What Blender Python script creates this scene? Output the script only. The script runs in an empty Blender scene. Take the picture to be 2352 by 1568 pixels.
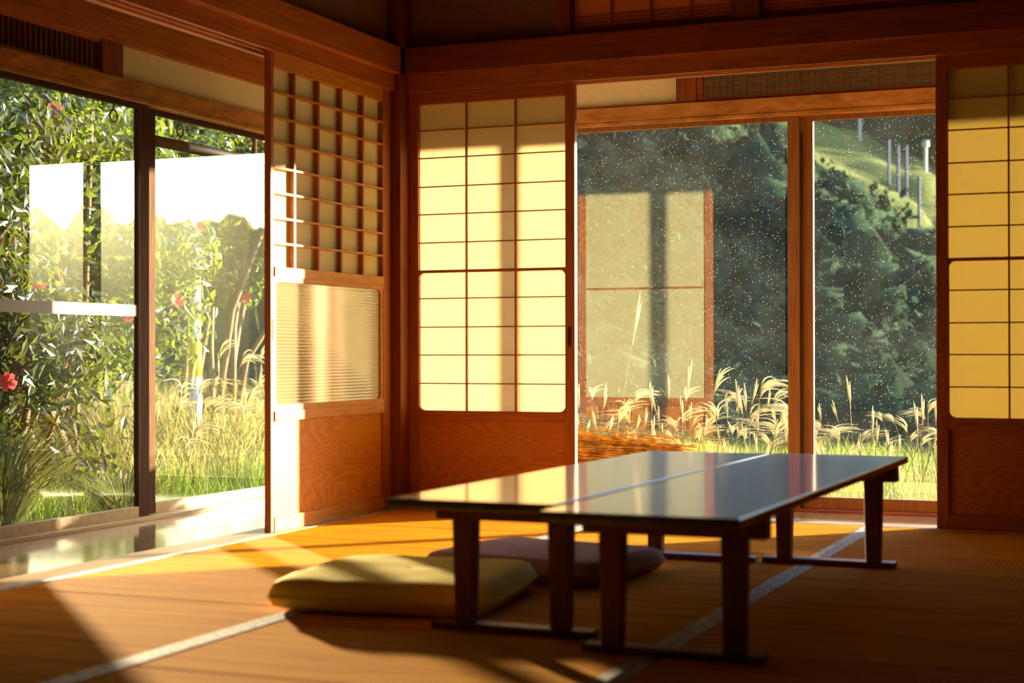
import bpy, math, random
from mathutils import Vector, Matrix, noise
random.seed(7)
C = bpy.context.scene.collection
S = bpy.context.scene
PI = math.pi

# ---------------------------------------------------------------- camera
cam_d = bpy.data.cameras.new('camera'); cam = bpy.data.objects.new('camera', cam_d); C.objects.link(cam)
yaw, pitch, roll = math.radians(-22.609), math.radians(.3622), math.radians(-.0969)
cy, sy, cp, sp = math.cos(yaw), math.sin(yaw), math.cos(pitch), math.sin(pitch)
Fv = Vector((sy*cp, cy*cp, sp)); R0 = Vector((cy, -sy, 0)); U0 = R0.cross(Fv)
Rv = R0*math.cos(roll) + U0*math.sin(roll); Uv = U0*math.cos(roll) - R0*math.sin(roll)
cam.matrix_world = Matrix(((Rv.x, Uv.x, -Fv.x, 0), (Rv.y, Uv.y, -Fv.y, 0), (Rv.z, Uv.z, -Fv.z, .6607), (0, 0, 0, 1)))
cam_d.sensor_width = 36; cam_d.lens = 55.85; cam_d.clip_start = .05; cam_d.clip_end = 500
cam_d.dof.use_dof = True; cam_d.dof.focus_distance = 8.2; cam_d.dof.aperture_fstop = 3.0
S.camera = cam

# ---------------------------------------------------------------- light and exposure
S.view_settings.view_transform = 'Standard'; S.view_settings.look = 'None'
S.view_settings.gamma = 1; S.view_settings.use_curve_mapping = False
S.view_settings.exposure = 0.0
SUN_AZ, SUN_EL = math.radians(43.3), math.radians(7.55)
SUN_DIR = Vector((math.sin(SUN_AZ)*math.cos(SUN_EL), math.cos(SUN_AZ)*math.cos(SUN_EL), math.sin(SUN_EL)))
sd = bpy.data.lights.new('sun', 'SUN'); sd.energy = 40; sd.color = (1, .82, .52); sd.angle = math.radians(1.3)
sun = bpy.data.objects.new('sun', sd); C.objects.link(sun)
sun.rotation_euler = SUN_DIR.to_track_quat('Z', 'Y').to_euler()
# added sun lamp standing in for the beam the side glass throws back
gd = bpy.data.lights.new('sun_glance_standin', 'SUN'); gd.energy = 17; gd.color = (1, .80, .48); gd.angle = math.radians(1.6)
glance = bpy.data.objects.new('sun_glance_standin', gd); C.objects.link(glance)
glance.rotation_euler = Vector((-SUN_DIR.x*1.05, SUN_DIR.y*.95, SUN_DIR.z)).to_track_quat('Z', 'Y').to_euler()

w = bpy.data.worlds.new('sky'); S.world = w; w.use_nodes = True
nt = w.node_tree; nt.nodes.clear()
def N(t, kind, **kw):
    n = t.nodes.new(kind)
    for k, v in kw.items():
        if k == 'inp':
            for a, b in v.items(): n.inputs[a].default_value = b
        else: setattr(n, k, v)
    return n
geo = N(nt, 'ShaderNodeTexCoord')
dotn = N(nt, 'ShaderNodeVectorMath', operation='DOT_PRODUCT'); dotn.inputs[1].default_value = SUN_DIR
nrm = N(nt, 'ShaderNodeVectorMath', operation='NORMALIZE')
nt.links.new(geo.outputs['Generated'], nrm.inputs[0]); nt.links.new(nrm.outputs[0], dotn.inputs[0])
ramp = N(nt, 'ShaderNodeValToRGB'); nt.links.new(dotn.outputs['Value'], ramp.inputs[0])
cr = ramp.color_ramp; cr.elements[0].position = 0; cr.elements[0].color = (.022, .036, .06, 1)
cr.elements[1].position = 1; cr.elements[1].color = (1, .92, .78, 1)
for p, c in ((.45, (.06, .14, .29, 1)), (.62, (.09, .17, .29, 1)), (.74, (.15, .19, .23, 1)), (.88, (.5, .5, .48, 1)), (.96, (.9, .86, .76, 1))):
    e = cr.elements.new(p); e.color = c
bg = N(nt, 'ShaderNodeBackground'); bg.inputs[1].default_value = 11
out = N(nt, 'ShaderNodeOutputWorld'); nt.links.new(ramp.outputs[0], bg.inputs[0]); nt.links.new(bg.outputs[0], out.inputs[0])
cyc = S.cycles
cyc.max_bounces = 12; cyc.adaptive_threshold = .025; cyc.diffuse_bounces = 5; cyc.glossy_bounces = 5; cyc.transmission_bounces = 8; cyc.transparent_max_bounces = 24
cyc.sample_clamp_indirect = 12; cyc.caustics_reflective = True; cyc.use_denoising = True

# ---------------------------------------------------------------- mesh helpers
class MB:
    def __init__(s): s.v = []; s.f = []
    def box(s, x0, x1, y0, y1, z0, z1):
        n = len(s.v)
        s.v += [(x0,y0,z0),(x1,y0,z0),(x1,y1,z0),(x0,y1,z0),(x0,y0,z1),(x1,y0,z1),(x1,y1,z1),(x0,y1,z1)]
        s.f += [[n+i for i in q] for q in ((0,3,2,1),(4,5,6,7),(0,1,5,4),(1,2,6,5),(2,3,7,6),(3,0,4,7))]
        return s
    def prism_y(s, pts, y0, y1):          # polygon in x,z extruded along y
        n = len(s.v); k = len(pts)
        s.v += [(p[0], y0, p[1]) for p in pts] + [(p[0], y1, p[1]) for p in pts]
        s.f.append([n+i for i in range(k)][::-1]); s.f.append([n+k+i for i in range(k)])
        for i in range(k):
            j = (i+1) % k; s.f.append([n+i, n+j, n+k+j, n+k+i])
        return s
    def fillets(s, x0, x1, z0, z1, r, y0, y1):  # rounded inner corners of a rectangular opening
        for cx, cz, sx, sz in ((x0,z0,1,1),(x1,z0,-1,1),(x1,z1,-1,-1),(x0,z1,1,-1)):
            pts = [(cx, cz)] + [(cx+sx*r*(1-math.sin(a)), cz+sz*r*(1-math.cos(a))) for a in [i*PI/2/6 for i in range(7)]]
            s.prism_y(pts, y0, y1)
        return s
    def tube(s, pts, rad, n=6, cap=True):
        pts = [Vector(p) for p in pts]
        if not hasattr(rad, '__len__'): rad = [rad]*len(pts)
        base = len(s.v); ref = Vector((.3, .2, 1)).normalized()
        for i, p in enumerate(pts):
            d = (pts[min(i+1, len(pts)-1)] - pts[max(i-1, 0)]).normalized()
            if abs(d.dot(ref)) > .95: ref = Vector((1, .1, .1)).normalized()
            a = d.cross(ref).normalized(); b = d.cross(a)
            for k in range(n):
                t = 2*PI*k/n; s.v.append(tuple(p + a*math.cos(t)*rad[i] + b*math.sin(t)*rad[i]))
        for i in range(len(pts)-1):
            for k in range(n):
                a0 = base+i*n+k; a1 = base+i*n+(k+1) % n
                s.f.append([a0, a1, a1+n, a0+n])
        if cap:
            s.f.append([base+k for k in range(n)][::-1]); e = base+(len(pts)-1)*n; s.f.append([e+k for k in range(n)])
        return s
    def strip(s, pts, wid, side):         # flat tapering ribbon
        b = len(s.v)
        for p, w_ in zip(pts, wid):
            p = Vector(p); s.v.append(tuple(p-side*w_)); s.v.append(tuple(p+side*w_))
        for i in range(len(pts)-1): s.f.append([b+2*i, b+2*i+1, b+2*i+3, b+2*i+2])
        return s
    def mesh(s, name, m, smooth=False):
        me = bpy.data.meshes.new(name); me.from_pydata(s.v, [], s.f); me.update()
        if m: me.materials.append(m)
        if smooth:
            for p in me.polygons: p.use_smooth = True
        return me
    def build(s, name, m, parent=None, bevel=0, smooth=False):
        o = bpy.data.objects.new(name, s.mesh(name, m, smooth)); C.objects.link(o)
        if parent is not None: o.parent = parent
        if bevel:
            b = o.modifiers.new('bevel', 'BEVEL'); b.width = bevel; b.segments = 2; b.limit_method = 'ANGLE'
        return o
def tag(o, label=None, cat=None, group=None, kind=None):
    if label: o['label'] = label
    if cat: o['category'] = cat
    if group: o['group'] = group
    if kind: o['kind'] = kind
    return o
def empty(name, loc=(0,0,0), rz=0):
    o = bpy.data.objects.new(name, None); C.objects.link(o); o.location = loc; o.rotation_euler = (0,0,rz); o.empty_display_size = .1
    return o
def copy_tree(o, parent=None):
    c = o.copy(); C.objects.link(c)
    if parent: c.parent = parent
    for ch in list(o.children): copy_tree(ch, c)
    return c
def struct(mb, name, m, label=None, cat=None, bevel=.002):
    return tag(mb.build(name, m, bevel=bevel), label, cat, kind='structure')

# ---------------------------------------------------------------- materials
def newmat(name):
    m = bpy.data.materials.new(name); m.use_nodes = True; t = m.node_tree
    for n in list(t.nodes): t.nodes.remove(n)
    o = N(t, 'ShaderNodeOutputMaterial'); return m, t, o
def ramp_node(t, stops):
    r = N(t, 'ShaderNodeValToRGB'); e = r.color_ramp.elements
    e[0].position, e[0].color = stops[0][0], (*stops[0][1], 1); e[1].position, e[1].color = stops[-1][0], (*stops[-1][1], 1)
    for p, c in stops[1:-1]: q = e.new(p); q.color = (*c, 1)
    return r
def wood(name, dark, light, grain=(1, 1, 14), scale=9, rough=.45, spec=.4, figure=False, coat=0, bump=.15):
    m, t, o = newmat(name)
    tc = N(t, 'ShaderNodeTexCoord'); mp = N(t, 'ShaderNodeMapping'); mp.inputs['Scale'].default_value = grain
    t.links.new(tc.outputs['Object'], mp.inputs[0])
    ns = N(t, 'ShaderNodeTexNoise', inp={'Scale': scale, 'Detail': 8, 'Roughness': .62, 'Distortion': .6}); t.links.new(mp.outputs[0], ns.inputs['Vector'])
    src = ns.outputs[0]
    if figure:
        wv = N(t, 'ShaderNodeTexNoise', inp={'Scale': 1.7, 'Detail': 2.5, 'Distortion': .5}); t.links.new(mp.outputs[0], wv.inputs['Vector'])
        mu = N(t, 'ShaderNodeMath', operation='MULTIPLY', inp={1: 230.}); t.links.new(wv.outputs[0], mu.inputs[0])
        sn = N(t, 'ShaderNodeMath', operation='SINE'); t.links.new(mu.outputs[0], sn.inputs[0])
        mx = N(t, 'ShaderNodeMath', operation='MULTIPLY_ADD', inp={1: .11, 2: .36}); t.links.new(sn.outputs[0], mx.inputs[0])
        ad = N(t, 'ShaderNodeMath', operation='MULTIPLY_ADD', inp={1: .3}); t.links.new(ns.outputs[0], ad.inputs[0]); t.links.new(mx.outputs[0], ad.inputs[2])
        src = ad.outputs[0]
    rp = ramp_node(t, [(.3, dark), (.7, light)]); t.links.new(src, rp.inputs[0])
    b = N(t, 'ShaderNodeBsdfPrincipled', inp={'Roughness': rough, 'Specular IOR Level': spec, 'Coat Weight': coat, 'Coat Roughness': .11})
    t.links.new(rp.outputs[0], b.inputs['Base Color'])
    bp = N(t, 'ShaderNodeBump', inp={'Strength': bump, 'Distance': .002}); t.links.new(src, bp.inputs['Height']); t.links.new(bp.outputs[0], b.inputs['Normal'])
    t.links.new(b.outputs[0], o.inputs[0]); return m
def plain(name, col, rough=.6, spec=.3, var=.12, scale=8, metal=0):
    m, t, o = newmat(name)
    tc = N(t, 'ShaderNodeTexCoord'); ns = N(t, 'ShaderNodeTexNoise', inp={'Scale': scale, 'Detail': 5}); t.links.new(tc.outputs['Object'], ns.inputs['Vector'])
    rp = ramp_node(t, [(.25, tuple(c*(1-var) for c in col)), (.75, tuple(min(1, c*(1+var)) for c in col))]); t.links.new(ns.outputs[0], rp.inputs[0])
    b = N(t, 'ShaderNodeBsdfPrincipled', inp={'Roughness': rough, 'Specular IOR Level': spec, 'Metallic': metal}); t.links.new(rp.outputs[0], b.inputs['Base Color'])
    t.links.new(b.outputs[0], o.inputs[0]); return m
def leafy(name, col, trans, gloss=.06, rough=.35, var=.35, scale=3., mix=.5):
    m, t, o = newmat(name)
    tc = N(t, 'ShaderNodeTexCoord'); ns = N(t, 'ShaderNodeTexNoise', inp={'Scale': scale, 'Detail': 3}); t.links.new(tc.outputs['Object'], ns.inputs['Vector'])
    def vr(c):
        r = ramp_node(t, [(.3, tuple(x*(1-var) for x in c)), (.7, tuple(min(1, x*(1+var)) for x in c))]); t.links.new(ns.outputs[0], r.inputs[0]); return r
    d = N(t, 'ShaderNodeBsdfDiffuse'); t.links.new(vr(col).outputs[0], d.inputs[0])
    tr = N(t, 'ShaderNodeBsdfTranslucent'); t.links.new(vr(trans).outputs[0], tr.inputs[0])
    m1 = N(t, 'ShaderNodeMixShader', inp={0: mix}); t.links.new(d.outputs[0], m1.inputs[1]); t.links.new(tr.outputs[0], m1.inputs[2])
    g = N(t, 'ShaderNodeBsdfGlossy', inp={'Roughness': rough}); m2 = N(t, 'ShaderNodeMixShader', inp={0: gloss})
    t.links.new(m1.outputs[0], m2.inputs[1]); t.links.new(g.outputs[0], m2.inputs[2]); t.links.new(m2.outputs[0], o.inputs[0]); return m
def paper(name, dif, tra, mix=.5):
    m, t, o = newmat(name)
    tc = N(t, 'ShaderNodeTexCoord'); ns = N(t, 'ShaderNodeTexNoise', inp={'Scale': 45, 'Detail': 8, 'Roughness': .7}); t.links.new(tc.outputs['Object'], ns.inputs['Vector'])
    rp = ramp_node(t, [(.3, tuple(c*.94 for c in tra)), (.7, tra)]); t.links.new(ns.outputs[0], rp.inputs[0])
    d = N(t, 'ShaderNodeBsdfDiffuse', inp={'Color': (*dif, 1)}); tr = N(t, 'ShaderNodeBsdfTranslucent'); t.links.new(rp.outputs[0], tr.inputs[0])
    mx = N(t, 'ShaderNodeMixShader', inp={0: mix}); t.links.new(d.outputs[0], mx.inputs[1]); t.links.new(tr.outputs[0], mx.inputs[2]); t.links.new(mx.outputs[0], o.inputs[0]); return m
def pane_mat(name, haze=.004, dust=.5, tint=(1, 1, 1), fwd=.0065):
    m, t, o = newmat(name)
    tr = N(t, 'ShaderNodeBsdfTransparent', inp={'Color': (*tint, 1)}); gl = N(t, 'ShaderNodeBsdfGlossy', inp={'Roughness': 0.0, 'Color': (.93, 1, .82, 1)})
    gm = N(t, 'ShaderNodeNewGeometry'); dt = N(t, 'ShaderNodeVectorMath', operation='DOT_PRODUCT'); t.links.new(gm.outputs['Normal'], dt.inputs[0]); t.links.new(gm.outputs['Incoming'], dt.inputs[1])
    ab = N(t, 'ShaderNodeMath', operation='ABSOLUTE'); t.links.new(dt.outputs['Value'], ab.inputs[0])
    om = N(t, 'ShaderNodeMath', operation='SUBTRACT', inp={0: 1.}); t.links.new(ab.outputs[0], om.inputs[1])
    pw = N(t, 'ShaderNodeMath', operation='POWER', inp={1: 5.}); t.links.new(om.outputs[0], pw.inputs[0])
    dbl = N(t, 'ShaderNodeMath', operation='MULTIPLY_ADD', inp={1: .93, 2: .07}, use_clamp=True); t.links.new(pw.outputs[0], dbl.inputs[0])
    m1 = N(t, 'ShaderNodeMixShader'); t.links.new(dbl.outputs[0], m1.inputs[0]); t.links.new(tr.outputs[0], m1.inputs[1]); t.links.new(gl.outputs[0], m1.inputs[2])
    tc = N(t, 'ShaderNodeTexCoord')
    vo = N(t, 'ShaderNodeTexVoronoi', inp={'Scale': 150}); t.links.new(tc.outputs['Object'], vo.inputs['Vector'])
    big = N(t, 'ShaderNodeTexNoise', inp={'Scale': 3.5, 'Detail': 3}); t.links.new(tc.outputs['Object'], big.inputs['Vector'])
    # specks: voronoi cells whose random value is high get a small dot of dirt
    sep = N(t, 'ShaderNodeSeparateColor'); t.links.new(vo.outputs['Color'], sep.inputs[0])
    rad = N(t, 'ShaderNodeMapRange', inp={'From Min': .45, 'From Max': 1., 'To Min': 0., 'To Max': .22}); t.links.new(sep.outputs[0], rad.inputs[0])
    lt = N(t, 'ShaderNodeMath', operation='LESS_THAN'); t.links.new(vo.outputs['Distance'], lt.inputs[0]); t.links.new(rad.outputs[0], lt.inputs[1])
    ds = N(t, 'ShaderNodeMath', operation='MULTIPLY', inp={1: dust}); t.links.new(lt.outputs[0], ds.inputs[0])
    hz = N(t, 'ShaderNodeMapRange', inp={'From Min': .3, 'From Max': .7, 'To Min': haze*.4, 'To Max': haze*1.7}); t.links.new(big.outputs[0], hz.inputs[0])
    ad = N(t, 'ShaderNodeMath', operation='ADD', use_clamp=True); t.links.new(ds.outputs[0], ad.inputs[0]); t.links.new(hz.outputs[0], ad.inputs[1])
    tl = N(t, 'ShaderNodeBsdfTranslucent', inp={'Color': (.9, .93, .85, 1)}); df = N(t, 'ShaderNodeBsdfDiffuse', inp={'Color': (.8, .82, .78, 1)})
    dd = N(t, 'ShaderNodeMixShader', inp={0: .3}); t.links.new(tl.outputs[0], dd.inputs[1]); t.links.new(df.outputs[0], dd.inputs[2])
    m2 = N(t, 'ShaderNodeMixShader'); t.links.new(ad.outputs[0], m2.inputs[0]); t.links.new(m1.outputs[0], m2.inputs[1]); t.links.new(dd.outputs[0], m2.inputs[2])
    fw = N(t, 'ShaderNodeBsdfRefraction', inp={'Roughness': .62, 'IOR': 1.15, 'Color': (1, .97, .85, 1)}); m3 = N(t, 'ShaderNodeMixShader', inp={0: fwd})
    t.links.new(m2.outputs[0], m3.inputs[1]); t.links.new(fw.outputs[0], m3.inputs[2])
    t.links.new(m3.outputs[0], o.inputs[0]); return m

def forest_mat():
    m, t, o = newmat('forest canopy')
    tc = N(t, 'ShaderNodeTexCoord'); ns = N(t, 'ShaderNodeTexNoise', inp={'Scale': .8, 'Detail': 10, 'Roughness': .72}); t.links.new(tc.outputs['Object'], ns.inputs['Vector'])
    rp = ramp_node(t, [(.36, (.008, .016, .012)), (.50, (.030, .058, .036)), (.62, (.055, .09, .045)), (.72, (.09, .10, .045))]); t.links.new(ns.outputs[0], rp.inputs[0])
    b = N(t, 'ShaderNodeBsdfDiffuse'); t.links.new(rp.outputs[0], b.inputs[0]); t.links.new(b.outputs[0], o.inputs[0]); return m
M = {}
HZ, VT, DY = (1.2, 14, 14), (14, 14, 1.2), (14, 1.2, 14)      # grain running along x, z, y
M['wood_x'] = wood('cedar along x', (.15, .030, .008), (.33, .075, .018), HZ, 3)
M['wood_y'] = wood('lit cedar along y', (.32, .075, .011), (.58, .17, .026), DY, 3)  # brightened over the other cedar for the bounce light on the left beams
M['wood_z'] = wood('cedar upright', (.15, .030, .007), (.32, .076, .017), VT, 3)
M['door_x'] = wood('door rails', (.32, .085, .012), (.54, .17, .024), HZ, 4)
M['door_z'] = wood('door stiles', (.30, .08, .012), (.50, .155, .022), VT, 4)
M['figured'] = wood('figured cypress board', (.40, .115, .012), (.62, .21, .022), (.6, 3., 3.2), 2.6, .4, .4, True)
M['side_rail'] = wood('sun-bleached door rails', (.46, .17, .016), (.72, .32, .04), HZ, 4)  # door rail wood with the light from the paper screen put into its colour
M['side_panel'] = wood('lit figured board', (.50, .17, .014), (.76, .30, .028), (.6, 3., 3.2), 2.6, .4, .4, True)  # figured board again, brightened for the light falling on the side door
M['lattice'] = wood('lattice bars', (.30, .09, .016), (.46, .15, .03), (6, 6, 6), 4, .5)
M['pale_wood'] = wood('worn pale sill wood', (.42, .27, .12), (.62, .44, .22), DY, 3, .4)  # pale tone stands in for sunlight on the side sill and bottom rails
M['black_pipe'] = plain('black iron', (.012, .009, .007), .6, .2)
M['outer_dark'] = wood('unlit brown frame', (.05, .022, .010), (.11, .05, .02), VT, 4, .7, .08)  # frame brown darkened for the side facing away from the sun; small fittings too
M['outer_frame'] = wood('brown glass door frame', (.16, .055, .014), (.30, .11, .025), VT, 4, .45)
M['beam_outer'] = wood('stained veranda lintel', (.26, .085, .02), (.62, .28, .07), (3, 3, 9), 2.5, .4)
M['engawa'] = wood('polished veranda boards', (.46, .33, .16), (.68, .52, .28), DY, 3, .12, .8, coat=1, bump=.02)
M['table'] = wood('dark lacquered table', (.028, .045, .078), (.085, .115, .160), DY, 2.2, .34, 1.0, coat=1, bump=.04)
M['table_leg'] = wood('dark table leg', (.13, .04, .018), (.24, .08, .032), VT, 4, .5)
M['ceiling'] = wood('ceiling boards', (.09, .028, .01), (.16, .05, .017), DY, 3)
M['plaster'] = plain('sand plaster', (.26, .14, .07), .9, .1, .1, 60)
M['plaster_pale'] = plain('pale plaster', (.80, .66, .40), .9, .1, .05, 60)
M['paper'] = paper('shoji paper', (.88, .82, .60), (.94, .83, .60), .50)
M['paper_yellow'] = paper('yellower shoji paper', (.78, .68, .40), (.64, .54, .25), .36)  # yellower and less translucent than the other screen paper
M['paper_front'] = paper('inward shoji paper', (.94, .88, .60), (.86, .80, .52), .30)
M['paper_upper'] = paper('transom paper', (.95, .42, .24), (.8, .33, .16), .4)
M['pane'] = pane_mat('dusty glass', .004, .2)
M['pane_side'] = pane_mat('side glass', .006, .10)
M['metal'] = plain('dull metal', (.35, .33, .30), .35, .5, .05, metal=.8)
M['frost'] = paper('frosted tape', (.85, .85, .8), (.8, .8, .75), .5)
def ribbed():
    m, t, o = newmat('ribbed glass')
    tc = N(t, 'ShaderNodeTexCoord'); sx = N(t, 'ShaderNodeSeparateXYZ'); t.links.new(tc.outputs['Object'], sx.inputs[0])
    mu = N(t, 'ShaderNodeMath', operation='MULTIPLY', inp={1: 2*PI/.0125}); t.links.new(sx.outputs['Z'], mu.inputs[0])
    sn = N(t, 'ShaderNodeMath', operation='SINE'); t.links.new(mu.outputs[0], sn.inputs[0])
    bp = N(t, 'ShaderNodeBump', inp={'Strength': 1, 'Distance': .0010}); t.links.new(sn.outputs[0], bp.inputs['Height'])
    rf = N(t, 'ShaderNodeBsdfRefraction', inp={'Roughness': .16, 'IOR': 1.12, 'Color': (1, 1, .93, 1)}); t.links.new(bp.outputs[0], rf.inputs['Normal'])
    tl = N(t, 'ShaderNodeBsdfTranslucent', inp={'Color': (.9, .88, .6, 1)}); t.links.new(bp.outputs[0], tl.inputs['Normal'])
    df = N(t, 'ShaderNodeBsdfDiffuse', inp={'Color': (.75, .7, .42, 1)}); t.links.new(bp.outputs[0], df.inputs['Normal'])
    a = N(t, 'ShaderNodeMixShader', inp={0: .5}); t.links.new(tl.outputs[0], a.inputs[1]); t.links.new(df.outputs[0], a.inputs[2])
    b = N(t, 'ShaderNodeMixShader', inp={0: .28}); t.links.new(rf.outputs[0], b.inputs[1]); t.links.new(a.outputs[0], b.inputs[2])
    g = N(t, 'ShaderNodeBsdfGlossy', inp={'Roughness': .08}); t.links.new(bp.outputs[0], g.inputs['Normal'])
    c = N(t, 'ShaderNodeMixShader', inp={0: .27}); t.links.new(b.outputs[0], c.inputs[1]); t.links.new(g.outputs[0], c.inputs[2])
    t.links.new(c.outputs[0], o.inputs[0]); return m
M['ribbed'] = ribbed()
def tatami():
    m, t, o = newmat('woven rush')
    tc = N(t, 'ShaderNodeTexCoord'); sx = N(t, 'ShaderNodeSeparateXYZ'); t.links.new(tc.outputs['Object'], sx.inputs[0])
    mu = N(t, 'ShaderNodeMath', operation='MULTIPLY', inp={1: 2*PI/.0155}); t.links.new(sx.outputs['X'], mu.inputs[0])
    sn = N(t, 'ShaderNodeMath', operation='SINE'); t.links.new(mu.outputs[0], sn.inputs[0])
    mp = N(t, 'ShaderNodeMapping'); mp.inputs['Scale'].default_value = (.6, 9, 1); t.links.new(tc.outputs['Object'], mp.inputs[0])
    ns = N(t, 'ShaderNodeTexNoise', inp={'Scale': 2.2, 'Detail': 7, 'Roughness': .65}); t.links.new(mp.outputs[0], ns.inputs['Vector'])
    fine = N(t, 'ShaderNodeTexNoise', inp={'Scale': 240, 'Detail': 2}); t.links.new(tc.outputs['Object'], fine.inputs['Vector'])
    ad = N(t, 'ShaderNodeMath', operation='MULTIPLY_ADD', inp={1: .035}); t.links.new(sn.outputs[0], ad.inputs[0]); t.links.new(ns.outputs[0], ad.inputs[2])
    rp = ramp_node(t, [(.3, (.44, .15, .009)), (.5, (.70, .30, .013)), (.72, (.82, .385, .018))]); t.links.new(ad.outputs[0], rp.inputs[0])
    b = N(t, 'ShaderNodeBsdfPrincipled', inp={'Roughness': .9, 'Specular IOR Level': .02}); t.links.new(rp.outputs[0], b.inputs['Base Color'])
    hh = N(t, 'ShaderNodeMath', operation='MULTIPLY_ADD', inp={1: .4}); t.links.new(fine.outputs[0], hh.inputs[0]); t.links.new(sn.outputs[0], hh.inputs[2])
    bp = N(t, 'ShaderNodeBump', inp={'Strength': .22, 'Distance': .0008}); t.links.new(hh.outputs[0], bp.inputs['Height']); t.links.new(bp.outputs[0], b.inputs['Normal'])
    t.links.new(b.outputs[0], o.inputs[0]); return m
M['tatami'] = tatami()
def brocade():
    m, t, o = newmat('woven border cloth')
    tc = N(t, 'ShaderNodeTexCoord'); vo = N(t, 'ShaderNodeTexVoronoi', inp={'Scale': 48}); t.links.new(tc.outputs['Object'], vo.inputs['Vector'])
    rp = ramp_node(t, [(.30, (.16, .15, .17)), (.42, (.52, .53, .50)), (.8, (.58, .58, .52))]); t.links.new(vo.outputs['Distance'], rp.inputs[0])
    b = N(t, 'ShaderNodeBsdfPrincipled', inp={'Roughness': .7}); t.links.new(rp.outputs[0], b.inputs['Base Color']); t.links.new(b.outputs[0], o.inputs[0]); return m
M['border'] = brocade()
M['cushion_yellow'] = plain('mustard cotton', (.78, .62, .08), .85, .1, .06, 14)
M['cushion_purple'] = plain('mauve cotton', (.42, .27, .33), .85, .1, .08, 14)
M['straw'] = leafy('dry straw', (.66, .36, .07), (.55, .30, .05), .07, .3, .6, 26., .25)
M['plume'] = leafy('silver grass plume', (.60, .56, .40), (.80, .74, .52), 0, .5, .15, 8., .55)
M['stem'] = leafy('grass stem', (.16, .19, .05), (.20, .22, .05), .03, .4, .2, 8., .4)
M['grass'] = leafy('meadow grass', (.07, .12, .012), (.20, .32, .025), .03, .35, .55, 2.2, .55)
M['drygrass'] = leafy('dry tall grass', (.30, .28, .11), (.45, .42, .13), .02, .4, .3, 2.2, .5)
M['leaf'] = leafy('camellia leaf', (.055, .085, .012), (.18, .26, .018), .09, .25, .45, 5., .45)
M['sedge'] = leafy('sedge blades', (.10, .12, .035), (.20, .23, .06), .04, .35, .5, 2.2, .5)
M['leaf_dark'] = leafy('shaded camellia leaf', (.03, .045, .010), (.10, .13, .012), .10, .25, .45, 5., .4)  # camellia leaf with the shade of the thicket put into its colour
M['flower'] = leafy('pink petals', (.75, .10, .12), (.7, .12, .12), .02, .5, .15, 5., .4)
M['bark'] = wood('grey bark', (.10, .07, .04), (.25, .18, .10), VT, 3, .8)
M['ground'] = plain('earth and turf', (.06, .085, .02), .95, .05, .5, 1.5)
M['forest'] = forest_mat()
M['meadow'] = plain('hillside meadow', (.12, .15, .045), .95, .05, .3, .35)
M['post_white'] = plain('white painted post', (.75, .75, .68), .5)
M['post_blue'] = plain('blue post', (.05, .08, .26), .5)
M['post_yellow'] = plain('yellow sleeve', (.75, .55, .02), .5)
M['post_bluegrey'] = plain('blue grey sleeve', (.45, .55, .62), .5)

# ---------------------------------------------------------------- geometry constants (metres)
XL, YB = -3.0415, 6.069        # room faces of the side wall and the back wall
GX, GY = -4.12, 7.15           # planes of the outer glass
EF = -.06                      # veranda floor level
ZK = 1.76                      # underside of the inner lintels
XR, YF = 1.55, -1.6

# ---------------------------------------------------------------- shell
struct(MB().box(-3.03, XR, YF, 6.05, -.12, -.052), 'floor', M['wood_y'], bevel=0)
struct(MB().box(-3.2, XR+.1, YF-.1, 7.3, 2.72, 2.8), 'ceiling', M['ceiling'], bevel=0)
struct(MB().box(XR, XR+.1, YF, 7.3, -.12, 2.72), 'wall_right', M['plaster'], bevel=0)
struct(MB().box(-3.16, XR, YF-.1, YF, -.12, 2.72), 'wall_front', M['plaster'], bevel=0)
# side wall: solid near the camera, plaster above the lintel
wl = MB().box(-3.14, -3.06, YF, 3.1, EF, 2.72).box(-3.14, -3.06, 3.1, 5.985, 1.945, 2.72)
struct(wl, 'wall_left', M['plaster'], bevel=0)
wb = MB().box(-3.0, -2.315, 6.09, 6.15, 1.945, 2.72).box(-2.315, XR, 6.09, 6.15, 2.36, 2.72).box(-2.315, -.5, 6.09, 6.15, 1.945, 1.950)
wb.box(.72, XR, 6.09, 6.15, EF, 2.36).box(-.42, .72, 6.09, 6.15, 1.945, 2.36)
struct(wb, 'wall_back', M['plaster'], bevel=0)
# veranda
struct(MB().box(-4.25, -3.16, 2.4, 7.28, EF-.06, EF).box(-3.16, XR, 6.17, 7.28, EF-.06, EF), 'floor_veranda', M['engawa'], bevel=0)
struct(MB().box(-4.3, -3.14, 2.4, 7.3, 2.2, 2.24).box(-3.14, XR, 6.15, 7.3, 2.2, 2.24), 'ceiling_veranda', M['ceiling'], bevel=0)
struct(MB().box(-4.22, -4.04, 2.3, 4.66, -.6, 2.2).box(-4.22, -4.12, 4.66, 4.79, -.6, 2.2).box(-4.04, -3.14, 2.3, 2.4, -.6, 2.2), 'wall_veranda_blocker', M['plaster'], bevel=0)  # out of view; thin end piece shaped to cut off the added glance lamp
struct(MB().box(-5.2, XR+.3, 7.3, 8.1, 2.30, 2.38).box(-5.2, -4.3, 1.5, 7.3, 2.30, 2.38).box(-4.3, XR+.1, 7.28, 7.32, 2.2, 2.32).box(-4.32, -4.28, 1.5, 7.3, 2.2, 2.32), 'trim_eaves', M['wood_x'])
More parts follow.
